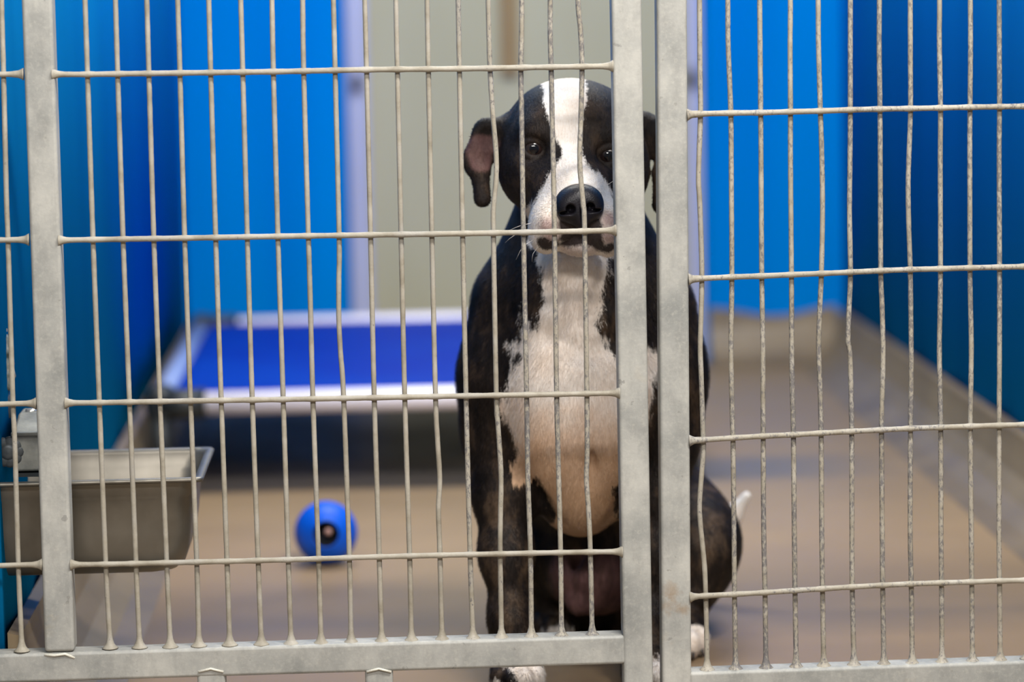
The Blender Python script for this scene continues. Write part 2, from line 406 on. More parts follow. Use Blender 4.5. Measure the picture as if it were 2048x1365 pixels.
for i, tr in enumerate(bv):
    mt = M_ROD if i < 12 else (M_ROD_MID if i < 14 else M_ROD_WORN)
    tr = top_ext(tr)
    # let the foot of the rod run down onto the rail
    rod('vertical_bar', [P_(u, v, lerp(YV, YV+.002, max(0, (v-1100)/200))) for u, v in tr], RV, mt, gate, (0, 1))
rod('vertical_bar', [P_(u, v, YV) for u, v in [(1,TOPV+8),(3,0),(7,148),(13,400),(16,480),(25,780),(30,900),(36.6,1130),(44,1303)]], RV, M_ROD, gate, (0, 1))

gate2 = thing('kennel_gate', 'grey gate panel of speckled worn rods on the right, beside the dog', 'gate', loc=(P_(1700, 1300, 0)[0], 0, 0))
rrows = [
 [(1374,229.5),(1400,228),(1461,226.3),(1521,225.5),(1581,223.8),(1641,222.2),(1700,220),(1760,218.3),(1820,217.3),(1881,216),(1940,214.6),(2000,213.6),(2048,212.8)],
 [(1377,559),(1400,557.5),(1464,554.5),(1523,552.5),(1583,549.8),(1643,547.5),(1701,544.8),(1762,541.8),(1820,539.5),(1881,538),(1940,536.2),(2000,534.8),(2048,533.5)],
 [(1378,882),(1406,880.5),(1466,876.5),(1526,873),(1587,870),(1642,867),(1703,863.5),(1763,860.5),(1821,857.5),(1881,855.4),(1941,853.3),(2000,851.5),(2048,850)],
 [(1379,1195),(1411,1192.5),(1469,1189.5),(1530,1186),(1590,1182),(1645,1178.5),(1704,1174.8),(1765,1171.5),(1822,1168.7),(1883,1166.6),(1943,1164.8),(2000,1162.8),(2048,1161.5)]]
vb = [0,226,360,555,690,878,1065,1190,1338]
rb_ = [
 [(1399,0),(1400,150),(1401,226),(1397,350),(1399,395),(1401.3,455),(1403.7,557),(1400.6,690),(1402.6,755),(1406.4,880),(1407,900),(1399.5,1000),(1400.5,1045),(1408.8,1131),(1411.4,1192),(1412.7,1241),(1414.4,1341)],
 [(1455.6,0),(1456.3,88),(1461.5,226),(1462.6,360),(1463.7,555),(1461.9,700),(1464.8,842),(1466,877),(1468,1065),(1469,1190),(1471.4,1340)],
 [(1519.3,0),(1520.3,110),(1521.3,226),(1522,320),(1523.5,553),(1525.6,690),(1526,780),(1526.4,873),(1527.5,1065),(1530,1186),(1532,1338)],
 [(1580.7,0),(1580.2,90),(1580.9,224),(1580.9,320),(1582.9,550),(1583.3,690),(1584,760),(1586.8,870),(1588.6,1065),(1590,1182),(1592.5,1336)],
 [(1636.3,0),(1637,90),(1640.7,222),(1643.8,320),(1645,430),(1642.7,547),(1640,610),(1637.4,690),(1639.6,760),(1642.2,867),(1643.5,1065),(1645,1178),(1647.5,1334)],
 [(1700.7,0),(1700.6,110),(1700.7,220),(1700,320),(1699,430),(1701,545),(1698.5,610),(1696.2,670),(1696.8,690),(1700.2,715),(1703.3,863),(1703.8,1065),(1704.4,1175),(1708,1332)],
 [(1758.7,0),(1758.3,100),(1760,218),(1760.5,330),(1761.5,543),(1764,610),(1766.2,700),(1765,770),(1763,860),(1764.4,1065),(1765.3,1171),(1767.8,1331)],
 [(1820.5,0),(1820.7,110),(1821,217),(1818.3,300),(1816.3,370),(1817.5,450),(1820.5,540),(1821.6,620),(1822.5,740),(1821,858),(1820.5,1065),(1822.5,1169),(1824.5,1329)],
 [(1879,0),(1878.6,80),(1881,216),(1880.5,320),(1881,538),(1880,620),(1878.7,690),(1879.5,760),(1881.4,855),(1882,1065),(1883,1166),(1884,1327)],
 [(1940.7,0),(1941,100),(1940,215),(1939.6,300),(1940,536),(1941,610),(1942.6,690),(1941.8,770),(1940.7,853),(1942.5,1065),(1943.4,1165),(1945,1325)],
 [(1998.3,0),(1998.6,110),(1999,214),(1998.3,320),(1999,534),(1999,690),(1998.3,851),(1998,1065),(1999,1163),(2000.5,1323)]]
_, a2, b2 = stile('stile', 1343.8, 0, 1354, 1365, gate2, zt+.02, 0)
xe2 = XR-.03
a = P_(1380, 1375, YT-HT); b = P_(2048, 1352, YT-HT); a[1] = b[1] = YT; d = (b-a)/(b[0]-a[0])
rail2 = lambda x: a+d*(x-a[0])
tube_part('rail', rail2(b2[0]+HT-.002), rail2(xe2-HT+.002), (0, 0, 1), gate2)
tube_part('rail', (a2[0]+HT-.001, YT, zt+.02-HT), (xe2-HT+.001, YT, zt+.02-HT), (0, 0, 1), gate2)
tube_part('stile', (xe2, YT, zt+.02), (xe2, YT, 0), (1, 0, 0), gate2)
for r in rrows:
    e = P_(r[-1][0], r[-1][1], YR); s_ = P_(r[-4][0], r[-4][1], YR); dd = (e-s_)/(e[0]-s_[0])
    pts = [P_(u, v, YR) for u, v in r]+[e+dd*(x-e[0]) for x in np.linspace(e[0]+.04, xe2-HT, 6)]
    rod('horizontal_bar', pts, RR, M_ROD_MID, gate2, (.62, .62), bumps=[p[0] for p in pts[1:-1]])
for i, tr in enumerate(rb_):
    tr = top_ext(tr)
    rod('vertical_bar', [P_(u, v, lerp(YV, YV+.002, max(0, (v-1100)/200))) for u, v in tr], RV, M_ROD_MID if i == 0 else M_ROD_WORN, gate2, (0, 1))
for k in range(1, 7):
    x0 = P_(1999, 214, 0)[0]+.0371*k
    if x0 < xe2-.03:
        zr = rail2(x0)[2]+HT
        rod('vertical_bar', [(x0, YV, zt), (x0+.001, YV, .5), (x0, YV+.002, zr)], RV, M_ROD_WORN, gate2, (0, 1))

# ------------------------------------------------------------------ steel pan, waterer
YP0, YP1 = .055, .055+.262
PH = .313
PX1 = at(404, 960, YP0)[0]; PX0 = PX1-.325
pan = thing('food_pan', 'deep stainless steel food pan hanging inside the gate under the waterer', 'pan', loc=((PX0+PX1)/2, (YP0+YP1)/2, PH-.115))
def rrect(x0, x1, y0, y1, r, z, n=8):
    out = []
    for cx, cy, a0 in ((x1-r, y1-r, 0), (x0+r, y1-r, 90), (x0+r, y0+r, 180), (x1-r, y0+r, 270)):
        for k in range(n+1):
            a = math.radians(a0+90*k/n); out.append((cx+r*math.cos(a), cy+r*math.sin(a), z))
    return out
rings = []
D = .128
def ring(ins, z, r): rings.append(rrect(PX0+ins, PX1-ins, YP0+ins, YP1-ins, r, z))
ring(.000, PH-.004, .010); ring(-.001, PH-.001, .011); ring(.001, PH+.001, .011); ring(.009, PH+.0005, .012)     # rolled rim
ring(.010, PH-.004, .024); ring(.012, PH-.022, .028); ring(.015, PH-.026, .030); ring(.019, PH-.07, .032); ring(.023, PH-D+.032, .036); ring(.029, PH-D+.014, .036); ring(.040, PH-D+.004, .03); ring(.056, PH-D, .02)
vs = []; fs = []; n = len(rings[0])
for r in rings: vs += r
for i in range(len(rings)-1):
    for k in range(n): fs.append((i*n+k, i*n+(k+1) % n, (i+1)*n+(k+1) % n, (i+1)*n+k))
fs.append(tuple(range((len(rings)-1)*n, len(rings)*n)))
o = keep(link_mesh('basin', vs, fs, M_PAN), pan); md = o.modifiers.new('s', 'SOLIDIFY'); md.thickness = .0012; md.offset = 0
xh = at(112, 960, .03)[0]
MB().box((xh-.012, YT+HT+.0003, PH-.05), (xh+.012, YT+HT+.003, PH-.002)).box((xh-.012, YT+HT+.001, PH-.009), (xh+.012, YP0+.004, PH-.005)).build('bracket', M_STEEL, pan, smooth=False, bevel=.0006)
# waterer
wx1 = at(94, 900, .1)[0]; wx0 = XL+.008
WY0, WY1 = .085, .20
zb0 = at(60, 944, WY0)[2]; zb1 = at(60, 868, WY0)[2]; zb2 = at(60, 816, WY1)[2]
wat = thing('automatic_waterer', 'dull galvanised automatic waterer box above the steel pan behind the left bars', 'waterer', loc=((wx0+wx1)/2, .14, zb0))
MB().add([(wx0, WY0, zb0), (wx1, WY0, zb0), (wx1, WY1, zb0), (wx0, WY1, zb0), (wx0, WY0, zb1), (wx1, WY0, zb1), (wx1, WY1-.05, zb2), (wx0, WY1-.05, zb2), (wx1, WY1, zb2), (wx0, WY1, zb2)],
  [(3,2,1,0),(0,1,5,4),(4,5,6,7),(7,6,8,9),(2,3,9,8),(1,2,8,6,5),(0,4,7,9,3)]).build('housing', M_GALV, wat, smooth=False, bevel=.004)
MB().box((wx0-.002, WY0-.002, zb1-.003), (wx1+.002, WY0+.008, zb1+.002)).build('lip', M_GALV, wat, smooth=False, bevel=.001)
MB().box((wx0-.001, WY0+.002, zb0-.007), (wx1+.001, WY1, zb0-.002)).build('base_plate', M_CORNER, wat, smooth=False)
e = MB(); ec = at(16, 905, WY0)
for k in range(9):
    a = 2*math.pi*k/9; r0 = .012
    e.lathe([(0, .0085), (.001, .008), (.0018, .005), (.002, 0.0001)], (ec[0]+r0*math.cos(a), WY0+.001, ec[2]+r0*math.sin(a)), (0, -1, 0), 12)
e.lathe([(0, .011), (.002, .010), (.003, .006), (.0034, .0001)], (ec[0], WY0+.001, ec[2]), (0, -1, 0), 16)
e.build('emblem', M_GALVD, wat)
bp = at(64, 838, .17)
MB().lathe([(-.02, .0045), (.006, .0045), (.006, .0075), (.013, .0075), (.014, .005), (.014, .0001)], (bp[0], .165, bp[2]), (0, 0, 1), 12).build('bolt', M_STEEL, wat)
hp = at(2, 812, .15)
MB().lathe([(-.01, .012), (0, .014), (.018, .014), (.02, .011), (.034, .011), (.036, .009), (.05, .009)], (hp[0], .15, hp[2]-.006), (0, 0, 1), 12).build('hose_fitting', M_GALVD, wat)
hs = smooth_path([at(6, 778, .15), at(12, 752, .152), at(9, 722, .153), at(0, 680, .155), at(-16, 600, .16), at(-20, 480, .16)], .004)
MB().tube(hs, [.0115+.0014*math.sin(i*1.9) for i in range(len(hs))], 14).build('hose', M_HOSE, wat)

# ------------------------------------------------------------------ raised bed
BZ = .168; RB = .022
bx0 = at(322, 812, 1.86)[0]; bx1 = bx0+.99; by0, by1 = 1.84, 3.14
bed = thing('raised_dog_bed', 'raised dog bed with bright blue vinyl stretched in a white pipe frame', 'dog bed', loc=((bx0+bx1)/2, (by0+by1)/2, 0))
mbs = [((bx0+.05, by0, BZ), (bx1-.05, by0, BZ)), ((bx0+.05, by1, BZ), (bx1-.05, by1, BZ)), ((bx0, by0+.05, BZ), (bx0, by1-.05, BZ)), ((bx1, by0+.05, BZ), (bx1, by1-.05, BZ))]
for p, q in mbs: MB().tube([p, q], RB, 20, up=(0, 0, 1)).build('rail', M_PVC if p[1] == q[1] else M_PVC_SHADED, bed)
vs = []; fs = []; nx, ny = 24, 24
for i in range(nx+1):
    for j in range(ny+1):
        s, t = i/nx, j/ny
        vs.append((lerp(bx0+.006, bx1-.006, s), lerp(by0+.012, by1-.012, t), BZ+.010-.022*math.sin(math.pi*s)*math.sin(math.pi*t)))
for i in range(nx):
    for j in range(ny):
        a_ = i*(ny+1)+j; fs.append((a_, a_+ny+1, a_+ny+2, a_+1))
o = keep(link_mesh('sling', vs, fs, M_VINYL), bed); md = o.modifiers.new('s', 'SOLIDIFY'); md.thickness = .003
for cx_, cy_ in ((bx0, by0), (bx1, by0), (bx0, by1), (bx1, by1)):
    sx = 1 if cx_ == bx0 else -1; sy = 1 if cy_ == by0 else -1
    MB().tube([(cx_-sx*.002, cy_, BZ), (cx_+sx*.085, cy_, BZ)], .029, 18, up=(0, 0, 1)).tube([(cx_, cy_-sy*.002, BZ), (cx_, cy_+sy*.085, BZ)], .029, 18, up=(0, 0, 1)) \
        .lathe([(-.034, .001), (-.032, .014), (-.022, .023), (0, .0265), (.022, .0265)], (cx_, cy_, BZ), (0, 0, -1), 18).build('corner_fitting', M_CORNER, bed)
    MB().tube([(cx_, cy_, BZ-.01), (cx_, cy_, .012)], .0215, 18).tube([(cx_, cy_, .014), (cx_, cy_, 0)], .025, 18).build('leg', M_CORNER, bed)

# ------------------------------------------------------------------ rubber toy
tz = 4.753; ty = tz-CAM_D; tr_ = .0514
tc = at(652, 1070, ty); tc[2] = tr_
toy = thing('rubber_treat_ball', 'bright blue hollow rubber ball with a dark treat hole facing out', 'dog toy', loc=(tc[0], tc[1], 0))
ax = _n(at(656, 1069, 0)-tc+np.array([.0, 0, .25]))*-1.0
ax = _n(np.array([-.02, 1., -.12]))
prof = [(-.012, .0001), (-.012, .012), (-.030, .0175), (-.0455, .0205), (-.0482, .0225)]
for k in range(20):
    a_ = math.radians(-62+k*152/19); prof.append((tr_*math.sin(a_), tr_*math.cos(a_)))
prof.append((tr_*.99, .0001))
MB().lathe(prof, tc, ax, 48).build('ball', M_BALL, toy)
MB().lathe([(-.0125, .0001), (-.0127, .0115), (-.030, .0170), (-.0462, .0206)], tc, ax, 32).build('hollow', M_HOLE, toy)
tp = tc+ax*-.040+np.array([.004, 0, .004])
MB().lathe([(-.006, .0001), (-.005, .004), (0, .0058), (.005, .004), (.006, .0001)], tp, ax, 14).build('treat', M_TREAT, toy)

# ------------------------------------------------------------------ the dog: one continuous body, surfaced from a blended distance field
VX = .0021
gx0, gx1 = .075, .60; gy0, gy1 = .02, .86; gz0, gz1 = -.012, .845
nx, ny, nz = int((gx1-gx0)/VX), int((gy1-gy0)/VX), int((gz1-gz0)/VX)
AX = (gx0+VX*np.arange(nx)).astype(np.float32); AY = (gy0+VX*np.arange(ny)).astype(np.float32); AZ = (gz0+VX*np.arange(nz)).astype(np.float32)
G = np.full((nx, ny, nz), .05, np.float32)
def _slc(lo, hi):
    i0 = np.maximum(((np.array(lo)-[gx0, gy0, gz0])/VX).astype(int), 0); i1 = np.minimum(((np.array(hi)-[gx0, gy0, gz0])/VX).astype(int)+2, [nx, ny, nz])
    return tuple(slice(a, max(a, b)) for a, b in zip(i0, i1))
def _apply(lo, hi, fn, k, op='+'):
    m_ = k+.012; sl = _slc(np.array(lo)-m_, np.array(hi)+m_)
    x = AX[sl[0]][:, None, None]; y = AY[sl[1]][None, :, None]; z = AZ[sl[2]][None, None, :]
    if 0 in (x.size, y.size, z.size): return
    d = fn(x, y, z).astype(np.float32); g = G[sl]
    if op == '+':
        h = np.maximum(k-np.abs(g-d), 0)/k; G[sl] = np.minimum(g, d)-h*h*k*.25
    else:
        d = -d; h = np.maximum(k-np.abs(g-d), 0)/k; G[sl] = np.maximum(g, d)+h*h*k*.25
def _rotm(rx, ry, rz):
    from mathutils import Euler
    return np.array(Euler((math.radians(rx), math.radians(ry), math.radians(rz))).to_matrix())
def ell(u, v, Y, ru, ry, rv, k=.03, rot=(0, 0, 0), op='+'):
    """ellipsoid seen at (u, v), Y behind the gate; ru, rv in pixels, ry in metres"""
    c = at(u, v, Y); r = np.array([ru*px(Y), ry, rv*px(Y)]); ellm(c, r, k, rot, op)
def ellm(c, r, k=.03, rot=(0, 0, 0), op='+'):
    c = np.array(c); r = np.array(r); A = _rotm(*rot).T
    ext = np.sqrt(((_rotm(*rot)*r)**2).sum(1))
    def fn(x, y, z):
        dx, dy, dz = x-c[0], y-c[1], z-c[2]
        p = [A[i][0]*dx+A[i][1]*dy+A[i][2]*dz for i in range(3)]
        k0 = np.sqrt((p[0]/r[0])**2+(p[1]/r[1])**2+(p[2]/r[2])**2); k1 = np.sqrt((p[0]/r[0]**2)**2+(p[1]/r[1]**2)**2+(p[2]/r[2]**2)**2)
        return k0*(k0-1)/np.maximum(k1, 1e-6)
    _apply(c-ext, c+ext, fn, k, op)
def cone(a, b, k=.03, op='+', flat=1.0):
    """tapered limb between (u, v, Y, radius px) and the same"""
    A_ = at(*a[:3]); B_ = at(*b[:3]); ra = a[3]*px(a[2]); rb2 = b[3]*px(b[2]); conem(A_, B_, ra, rb2, k, op)
def conem(A_, B_, ra, rb2, k=.03, op='+'):
    A_ = np.array(A_); B_ = np.array(B_); ba = B_-A_; L2 = ba.dot(ba); m_ = max(ra, rb2)
    def fn(x, y, z):
        dx, dy, dz = x-A_[0], y-A_[1], z-A_[2]
        t = np.clip((dx*ba[0]+dy*ba[1]+dz*ba[2])/L2, 0, 1); ts = t
        return np.sqrt((dx-t*ba[0])**2+(dy-t*ba[1])**2+(dz-t*ba[2])**2)-(ra+(rb2-ra)*ts)
    _apply(np.minimum(A_, B_)-m_, np.maximum(A_, B_)+m_, fn, k, op)
def chain(pts, k=.03):
    for a, b in zip(pts[:-1], pts[1:]): cone(a, b, k)
def front(u, v, Y0=.03, Y1=.5):
    """depth of the body surface met along the line of sight through (u, v)"""
    for Y in np.arange(Y0, Y1, .0008):
        p = at(u, v, Y); i = int((p[0]-gx0)/VX); j = int((p[1]-gy0)/VX); l = int((p[2]-gz0)/VX)
        if G[i, j, l] <= 0: return float(Y)
    return Y1
# trunk
cone((1168, 640, .36, 168), (1178, 830, .43, 178), .05)
cone((1178, 830, .43, 178), (1225, 1090, .62, 172), .05)
ell(1165, 770, .30, 172, .125, 250, .06, (12, 0, 0))
ell(1150, 790, .245, 128, .085, 210, .05, (8, 0, 0))
ell(1160, 935, .275, 100, .085, 140, .035, (14, 0, 0))
ell(1100, 820, .215, 60, .05, 130, .04); ell(1215, 820, .215, 60, .05, 130, .04)   # breast muscles
ell(1175, 1130, .44, 85, .08, 95, .05)
# neck
cone((1152, 400, .30, 118), (1160, 560, .33, 150), .05)
cone((1160, 560, .33, 150), (1164, 680, .35, 205), .06)
ell(1148, 600, .235, 80, .05, 115, .05)
ell(1126, 535, .200, 30, .026, 36, .02); ell(1180, 540, .200, 32, .026, 34, .02)   # loose throat skin
cone((1168, 640, .150, 9), (1172, 690, .150, 5), .03, '-')
cone((1182, 850, .172, 3), (1186, 985, .172, 3), .018, '-')
cone((1092, 560, .175, 4), (1130, 640, .165, 3), .02, '-'); cone((1206, 560, .175, 4), (1178, 640, .165, 3), .02, '-')
cone((1104, 668, .170, 5), (1150, 700, .155, 4), .03, '-'); cone((1200, 700, .155, 4), (1236, 670, .170, 5), .03, '-')
cone((1066, 960, .215, 8), (1112, 1050, .225, 8), .02, '-'); cone((1262, 960, .215, 8), (1226, 1050, .225, 8), .02, '-')
cone((1045, 900, .225, 16), (1052, 965, .225, 13), .02)
# shoulders and forelegs
for s, pts in ((-1, [(1022, 610, .30, 72), (1008, 760, .285, 72), (1001, 875, .285, 68)]), (1, [(1308, 620, .30, 74), (1320, 760, .285, 72), (1323, 880, .285, 68)])):
    chain(pts, .05)
chain([(1001, 865, .28, 66), (1005, 985, .255, 54), (1012, 1110, .225, 47), (1020, 1235, .205, 35.5), (1024, 1320, .195, 33)], .03)
chain([(1322, 870, .28, 66), (1312, 985, .262, 54), (1300, 1110, .24, 46), (1296, 1235, .22, 35.5), (1294, 1320, .21, 33)], .03)
ell(1004, 905, .325, 44, .035, 46, .03); ell(1322, 905, .33, 46, .035, 46, .03)     # elbows
ell(1020, 1235, .185, 30, .02, 26, .02)
def paw(x, y, s=1.0, spread=1.0, k=.008, h=.030):
    ellm((x, y+.022, .030), (.030*s, .036*s, .030), .02)
    for i, (dx, dy) in enumerate(((-.024, .006), (-.0085, -.012), (.0085, -.012), (.024, .006))):
        ellm((x+dx*spread*s, y-.004+dy, .0195), (.0105*s, .023*s, .0195), k)
        ellm((x+dx*spread*s, y-.012+dy, .024), (.0095*s, .012*s, .0135), k)
fl = at(1034, 1380, .165); fr = at(1296, 1380, .18)
paw(fl[0], .150, 1.02); paw(fr[0], .165, 1.02)
conem((fl[0]-.004, .19, .08), (fl[0], .172, .035), .022, .024, .02); conem((fr[0], .205, .08), (fr[0], .188, .035), .022, .024, .02)
# hindquarters
cone((1290, 985, .60, 105), (1395, 1085, .47, 72), .05)
ell(1388, 1082, .50, 84, .12, 104, .04)
cone((1405, 1110, .42, 62), (1388, 1185, .40, 40), .03)
cone((1392, 1150, .44, 52), (1375, 1245, .46, 30), .03)
cone((1375, 1245, .46, 26), (1372, 1290, .40, 22), .02)
cone((1100, 1020, .60, 95), (1085, 1110, .50, 55), .05)
cone((1082, 1105, .47, 42), (1108, 1195, .49, 32), .03)
cone((1108, 1185, .49, 34), (1118, 1240, .52, 24), .02)
hr = at(1366, 1320, .37); hl = at(1112, 1275, .46)
paw(hr[0], .350, .95); conem((hr[0], .47, .055), (hr[0], .375, .03), .022, .024, .02)
paw(hl[0], .470, .95); conem((hl[0], .56, .05), (hl[0], .50, .03), .022, .024, .02)
ellm(at(1205, 1215, .60), (.085, .09, .07), .05)
ell(1205, 1172, .46, 56, .06, 50, .02); ell(1128, 1140, .47, 30, .05, 58, .02)
cone((1152, 1085, .375, 6), (1158, 1180, .395, 7), .03, '-')
cone((1200, 1185, .42, 26), (1158, 1208, .385, 20), .02)
# tail
chain([(1330, 1160, .72, 30), (1410, 1090, .71, 20), (1462, 1035, .69, 17), (1493, 993, .68, 9)], .02)
# head
ROLL = 5
ell(1146, 262, .235, 132, .090, 104, .03, (0, ROLL, 0))
ell(1144, 335, .235, 128, .080, 110, .04, (0, ROLL, 0))
ell(1058, 330, .205, 56, .055, 78, .03, (0, ROLL, 8)); ell(1238, 345, .205, 56, .055, 78, .03, (0, ROLL, -8))
ell(1142, 250, .185, 92, .050, 66, .03, (0, ROLL, 0))
ell(1078, 262, .162, 34, .020, 20, .025, (0, ROLL-6, 0)); ell(1206, 274, .162, 34, .020, 20, .025, (0, ROLL+6, 0))
ell(1062, 334, .168, 30, .018, 22, .02, (0, 20, 0)); ell(1222, 348, .168, 30, .018, 22, .02, (0, -12, 0))
cone((1140, 300, .185, 46), (1156, 385, .105, 46), .03)
ell(1144, 372, .165, 84, .06, 60, .03, (0, ROLL, 0))
ell(1150, 425, .145, 78, .055, 52, .025, (0, ROLL, 0))
ell(1108, 442, .112, 47, .040, 50, .018, (0, 14, 10)); ell(1203, 448, .112, 44, .040, 50, .018, (0, -8, -10))
ell(1092, 470, .130, 33, .035, 38, .015); ell(1214, 474, .130, 30, .035, 40, .015)
ell(1157, 410, .092, 40, .034, 40, .015, (0, ROLL, 0))
ell(1158, 483, .128, 46, .035, 30, .010, (0, ROLL, 0))
cone((1140, 205, .124, 5), (1142, 285, .131, 6), .022, '-')                # furrow of the brow
cone((1160, 462, .066, 2.4), (1161, 486, .076, 2.4), .006, '-')            # philtrum
chain_m = [(1104, 502, .088, 3), (1128, 490, .078, 3), (1161, 484, .074, 3), (1190, 492, .078, 3), (1210, 504, .088, 3)]
for a_, b_ in zip(chain_m[:-1], chain_m[1:]): cone(a_, b_, .006, '-')
# eyes
EYES = []
for (u, v, s) in ((1067, 297, -1), (1216, 311, 1)):
    Y = front(u, v); ell(u, v, Y-.003, 20, .010, 15, .014, (0, 4*s, 0), '-')
    re = .0150; Ye = Y+.0108; EYES.append((u, v, Ye)); c = at(u, v, Ye)
    for dz in (1, -1):                                                       # lids
        pts = []
        for t in np.linspace(-1.25, 1.25, 11):
            x_ = math.sin(t)*re*.98; z_ = dz*(.0112 if dz > 0 else .0104)*max(0, 1-(abs(t)/1.25)**2.2)-.0006-.0012*math.sin(t)*(-s)
            pts.append(c+np.array([x_, -math.sqrt(max(re*re-x_*x_-z_*z_, 1e-8))*1.0-.0002, z_]))
        for p, q in zip(pts[:-1], pts[1:]): conem(p, q, .0021, .0021, .005)
ell(1159, 413, .072, 27, .022, 24, .006, op='-')
# ears: drooping flaps, the left one turned to show its inside
cone((1010, 262, .235, 26), (975, 262, .225, 22), .02)
ell(968, 288, .222, 30, .010, 46, .014, (0, 12, 14))
ell(952, 322, .218, 24, .009, 34, .010, (0, -8, 10))
cone((960, 345, .215, 17), (965, 398, .212, 17), .012)
ell(940, 325, .216, 12, .006, 20, .008, (0, -10, 0))
ell(978, 276, .205, 22, .010, 20, .010, (0, 30, 0), '-')
cone((1290, 250, .24, 26), (1318, 262, .232, 22), .02)
ell(1328, 290, .228, 30, .010, 46, .014, (0, -12, -14))
ell(1338, 330, .222, 24, .009, 34, .010)
cone((1326, 350, .218, 18), (1322, 410, .214, 18), .012)

import openvdb as vdb
grid = vdb.FloatGrid(.05); np.clip(G, -.02, .05, out=G); grid.copyFromArray(G, tolerance=0)
pts, quads = grid.convertToQuads(isovalue=0.0) if True else (None, None)
pts = np.asarray(pts)*VX+np.array([gx0, gy0, gz0])
q = np.asarray(quads)
# orientation: make the volume positive
def _vol(p, q): a, b, c = p[q[:, 0]], p[q[:, 1]], p[q[:, 2]]; return (a*np.cross(b, c)).sum()
if _vol(pts, q) < 0: q = q[:, ::-1]
pts[:, 2] = np.maximum(pts[:, 2], 0)
me = bpy.data.meshes.new('dog_body'); me.vertices.add(len(pts)); me.vertices.foreach_set('co', pts.astype(np.float32).ravel())
me.loops.add(q.size); me.loops.foreach_set('vertex_index', q.ravel().astype(np.int32))
me.polygons.add(len(q)); me.polygons.foreach_set('loop_start', np.arange(0, q.size, 4, dtype=np.int32)); me.polygons.foreach_set('loop_total', np.full(len(q), 4, np.int32))
me.update(calc_edges=True); me.validate(); me.polygons.foreach_set('use_smooth', [True]*len(me.polygons))

# coat pattern: signed distance (m) to the white, pink and pigment patches, in the front plane
def poly_sd(P, poly, Yn):
    """P: (n,2) x,z; poly in pixels at depth Yn; positive inside"""
    V = np.array([at(u, v, Yn)[[0, 2]] for u, v in poly]); n_ = len(V); d = np.full(len(P), 9.0); ins = np.zeros(len(P), bool)
    for i in range(n_):
        a, b = V[i], V[(i+1) % n_]; e_ = b-a; w = P-a; t = np.clip((w@e_)/e_.dot(e_), 0, 1); d = np.minimum(d, np.hypot(*(w-t[:, None]*e_).T))
        c = ((a[1] <= P[:, 1]) != (b[1] <= P[:, 1])); x = a[0]+(P[:, 1]-a[1])/(b[1]-a[1]+1e-12)*e_[0]; ins ^= c & (P[:, 0] < x)
    return np.where(ins, d, -d)
XZ = pts[:, [0, 2]]; Yp = pts[:, 1]; N_ = len(pts)
def gate_y(d, y0, y1):      # fade a patch out towards the back of the animal
    return np.minimum(d, (y1-Yp)*.6) if y1 is not None else d
white = np.full(N_, -.05)
head = (pts[:, 2] > at(1150, 515, .12)[2]-.0)
blaze = [(1096, 140), (1090, 185), (1092, 215), (1100, 250), (1112, 280), (1126, 305), (1118, 322), (1098, 345), (1082, 375), (1064, 410), (1052, 440), (1050, 475), (1062, 500), (1076, 515), (1240, 520), (1245, 450), (1230, 405), (1214, 370), (1195, 345), (1170, 325), (1160, 300), (1162, 260), (1172, 215), (1178, 180), (1186, 140)]
d = poly_sd(XZ, blaze, .13); d = np.minimum(d, (.245-Yp)); white = np.maximum(white, d)
chest = [(1070, 470), (1076, 520), (1086, 560), (1086, 592), (1074, 620), (1066, 652), (1050, 616), (1046, 650), (1046, 672), (1022, 684), (1038, 706), (1030, 730), (1014, 762), (1012, 796), (1002, 806), (1018, 850), (1030, 880), (1034, 905), (1026, 935), (1030, 965), (1050, 972), (1062, 958), (1072, 946), (1088, 975), (1100, 1005), (1110, 1040), (1102, 1062), (1130, 1110), (1215, 1110), (1245, 1060), (1232, 1010), (1226, 970), (1235, 930), (1262, 900), (1290, 850), (1298, 790), (1302, 752), (1310, 735), (1314, 700), (1296, 690), (1262, 665), (1240, 668), (1222, 706), (1208, 668), (1196, 655), (1194, 620), (1202, 570), (1212, 545), (1214, 500), (1190, 470)]
d = poly_sd(XZ, chest, .215); d = np.minimum(d, (.36-Yp)); d = np.where(pts[:, 2] < at(1150, 480, .15)[2], d, -.05); white = np.maximum(white, d)
# toes and tail tip
def ball(c, r): return r-np.linalg.norm(pts-np.array(c), axis=1)
white = np.maximum(white, ball((fl[0]+.012, .135, .022), .030)); white = np.maximum(white, ball((fl[0]-.028, .125, .008), .020))
white = np.maximum(white, ball((fr[0], .14, .015), .034)); white = np.maximum(white, ball((hr[0], .325, .012), .042)); white = np.maximum(white, ball((hl[0], .44, .005), .026))
white = np.maximum(white, ball(at(1500, 985, .68), .052))
pink = np.full(N_, -.05)
for u, v, Y, r in ((1159, 411, .30, 1), (1098, 455, .08, 22), (1100, 478, .08, 16), (1214, 440, .08, 18), (1222, 470, .08, 22), (1120, 483, .075, 12), (1095, 498, .09, 10)): pink = np.maximum(pink, ball(at(u, v, Y), r*px(Y)))
for u, v, Y, r in ((958, 298, .21, 24), (962, 322, .21, 20), (978, 290, .21, 16)): pink = np.maximum(pink, np.where(Yp < .222, np.minimum(ball(at(u, v, Y), r*px(Y)), -.0004), -.05))
belly = [(1110, 1095), (1250, 1090), (1262, 1235), (1160, 1240), (1140, 1200), (1112, 1190), (1100, 1140)]
d = poly_sd(XZ, belly, .42); d = np.where(Yp > .345, d, -.05); pink = np.maximum(pink, np.minimum(d, .0018))
pink = np.maximum(pink, np.where(Yp < .2, np.minimum(ball(at(1158, 504, .10), 36*px(.1)), .0003), -.05))
pig = np.full(N_, -.05)
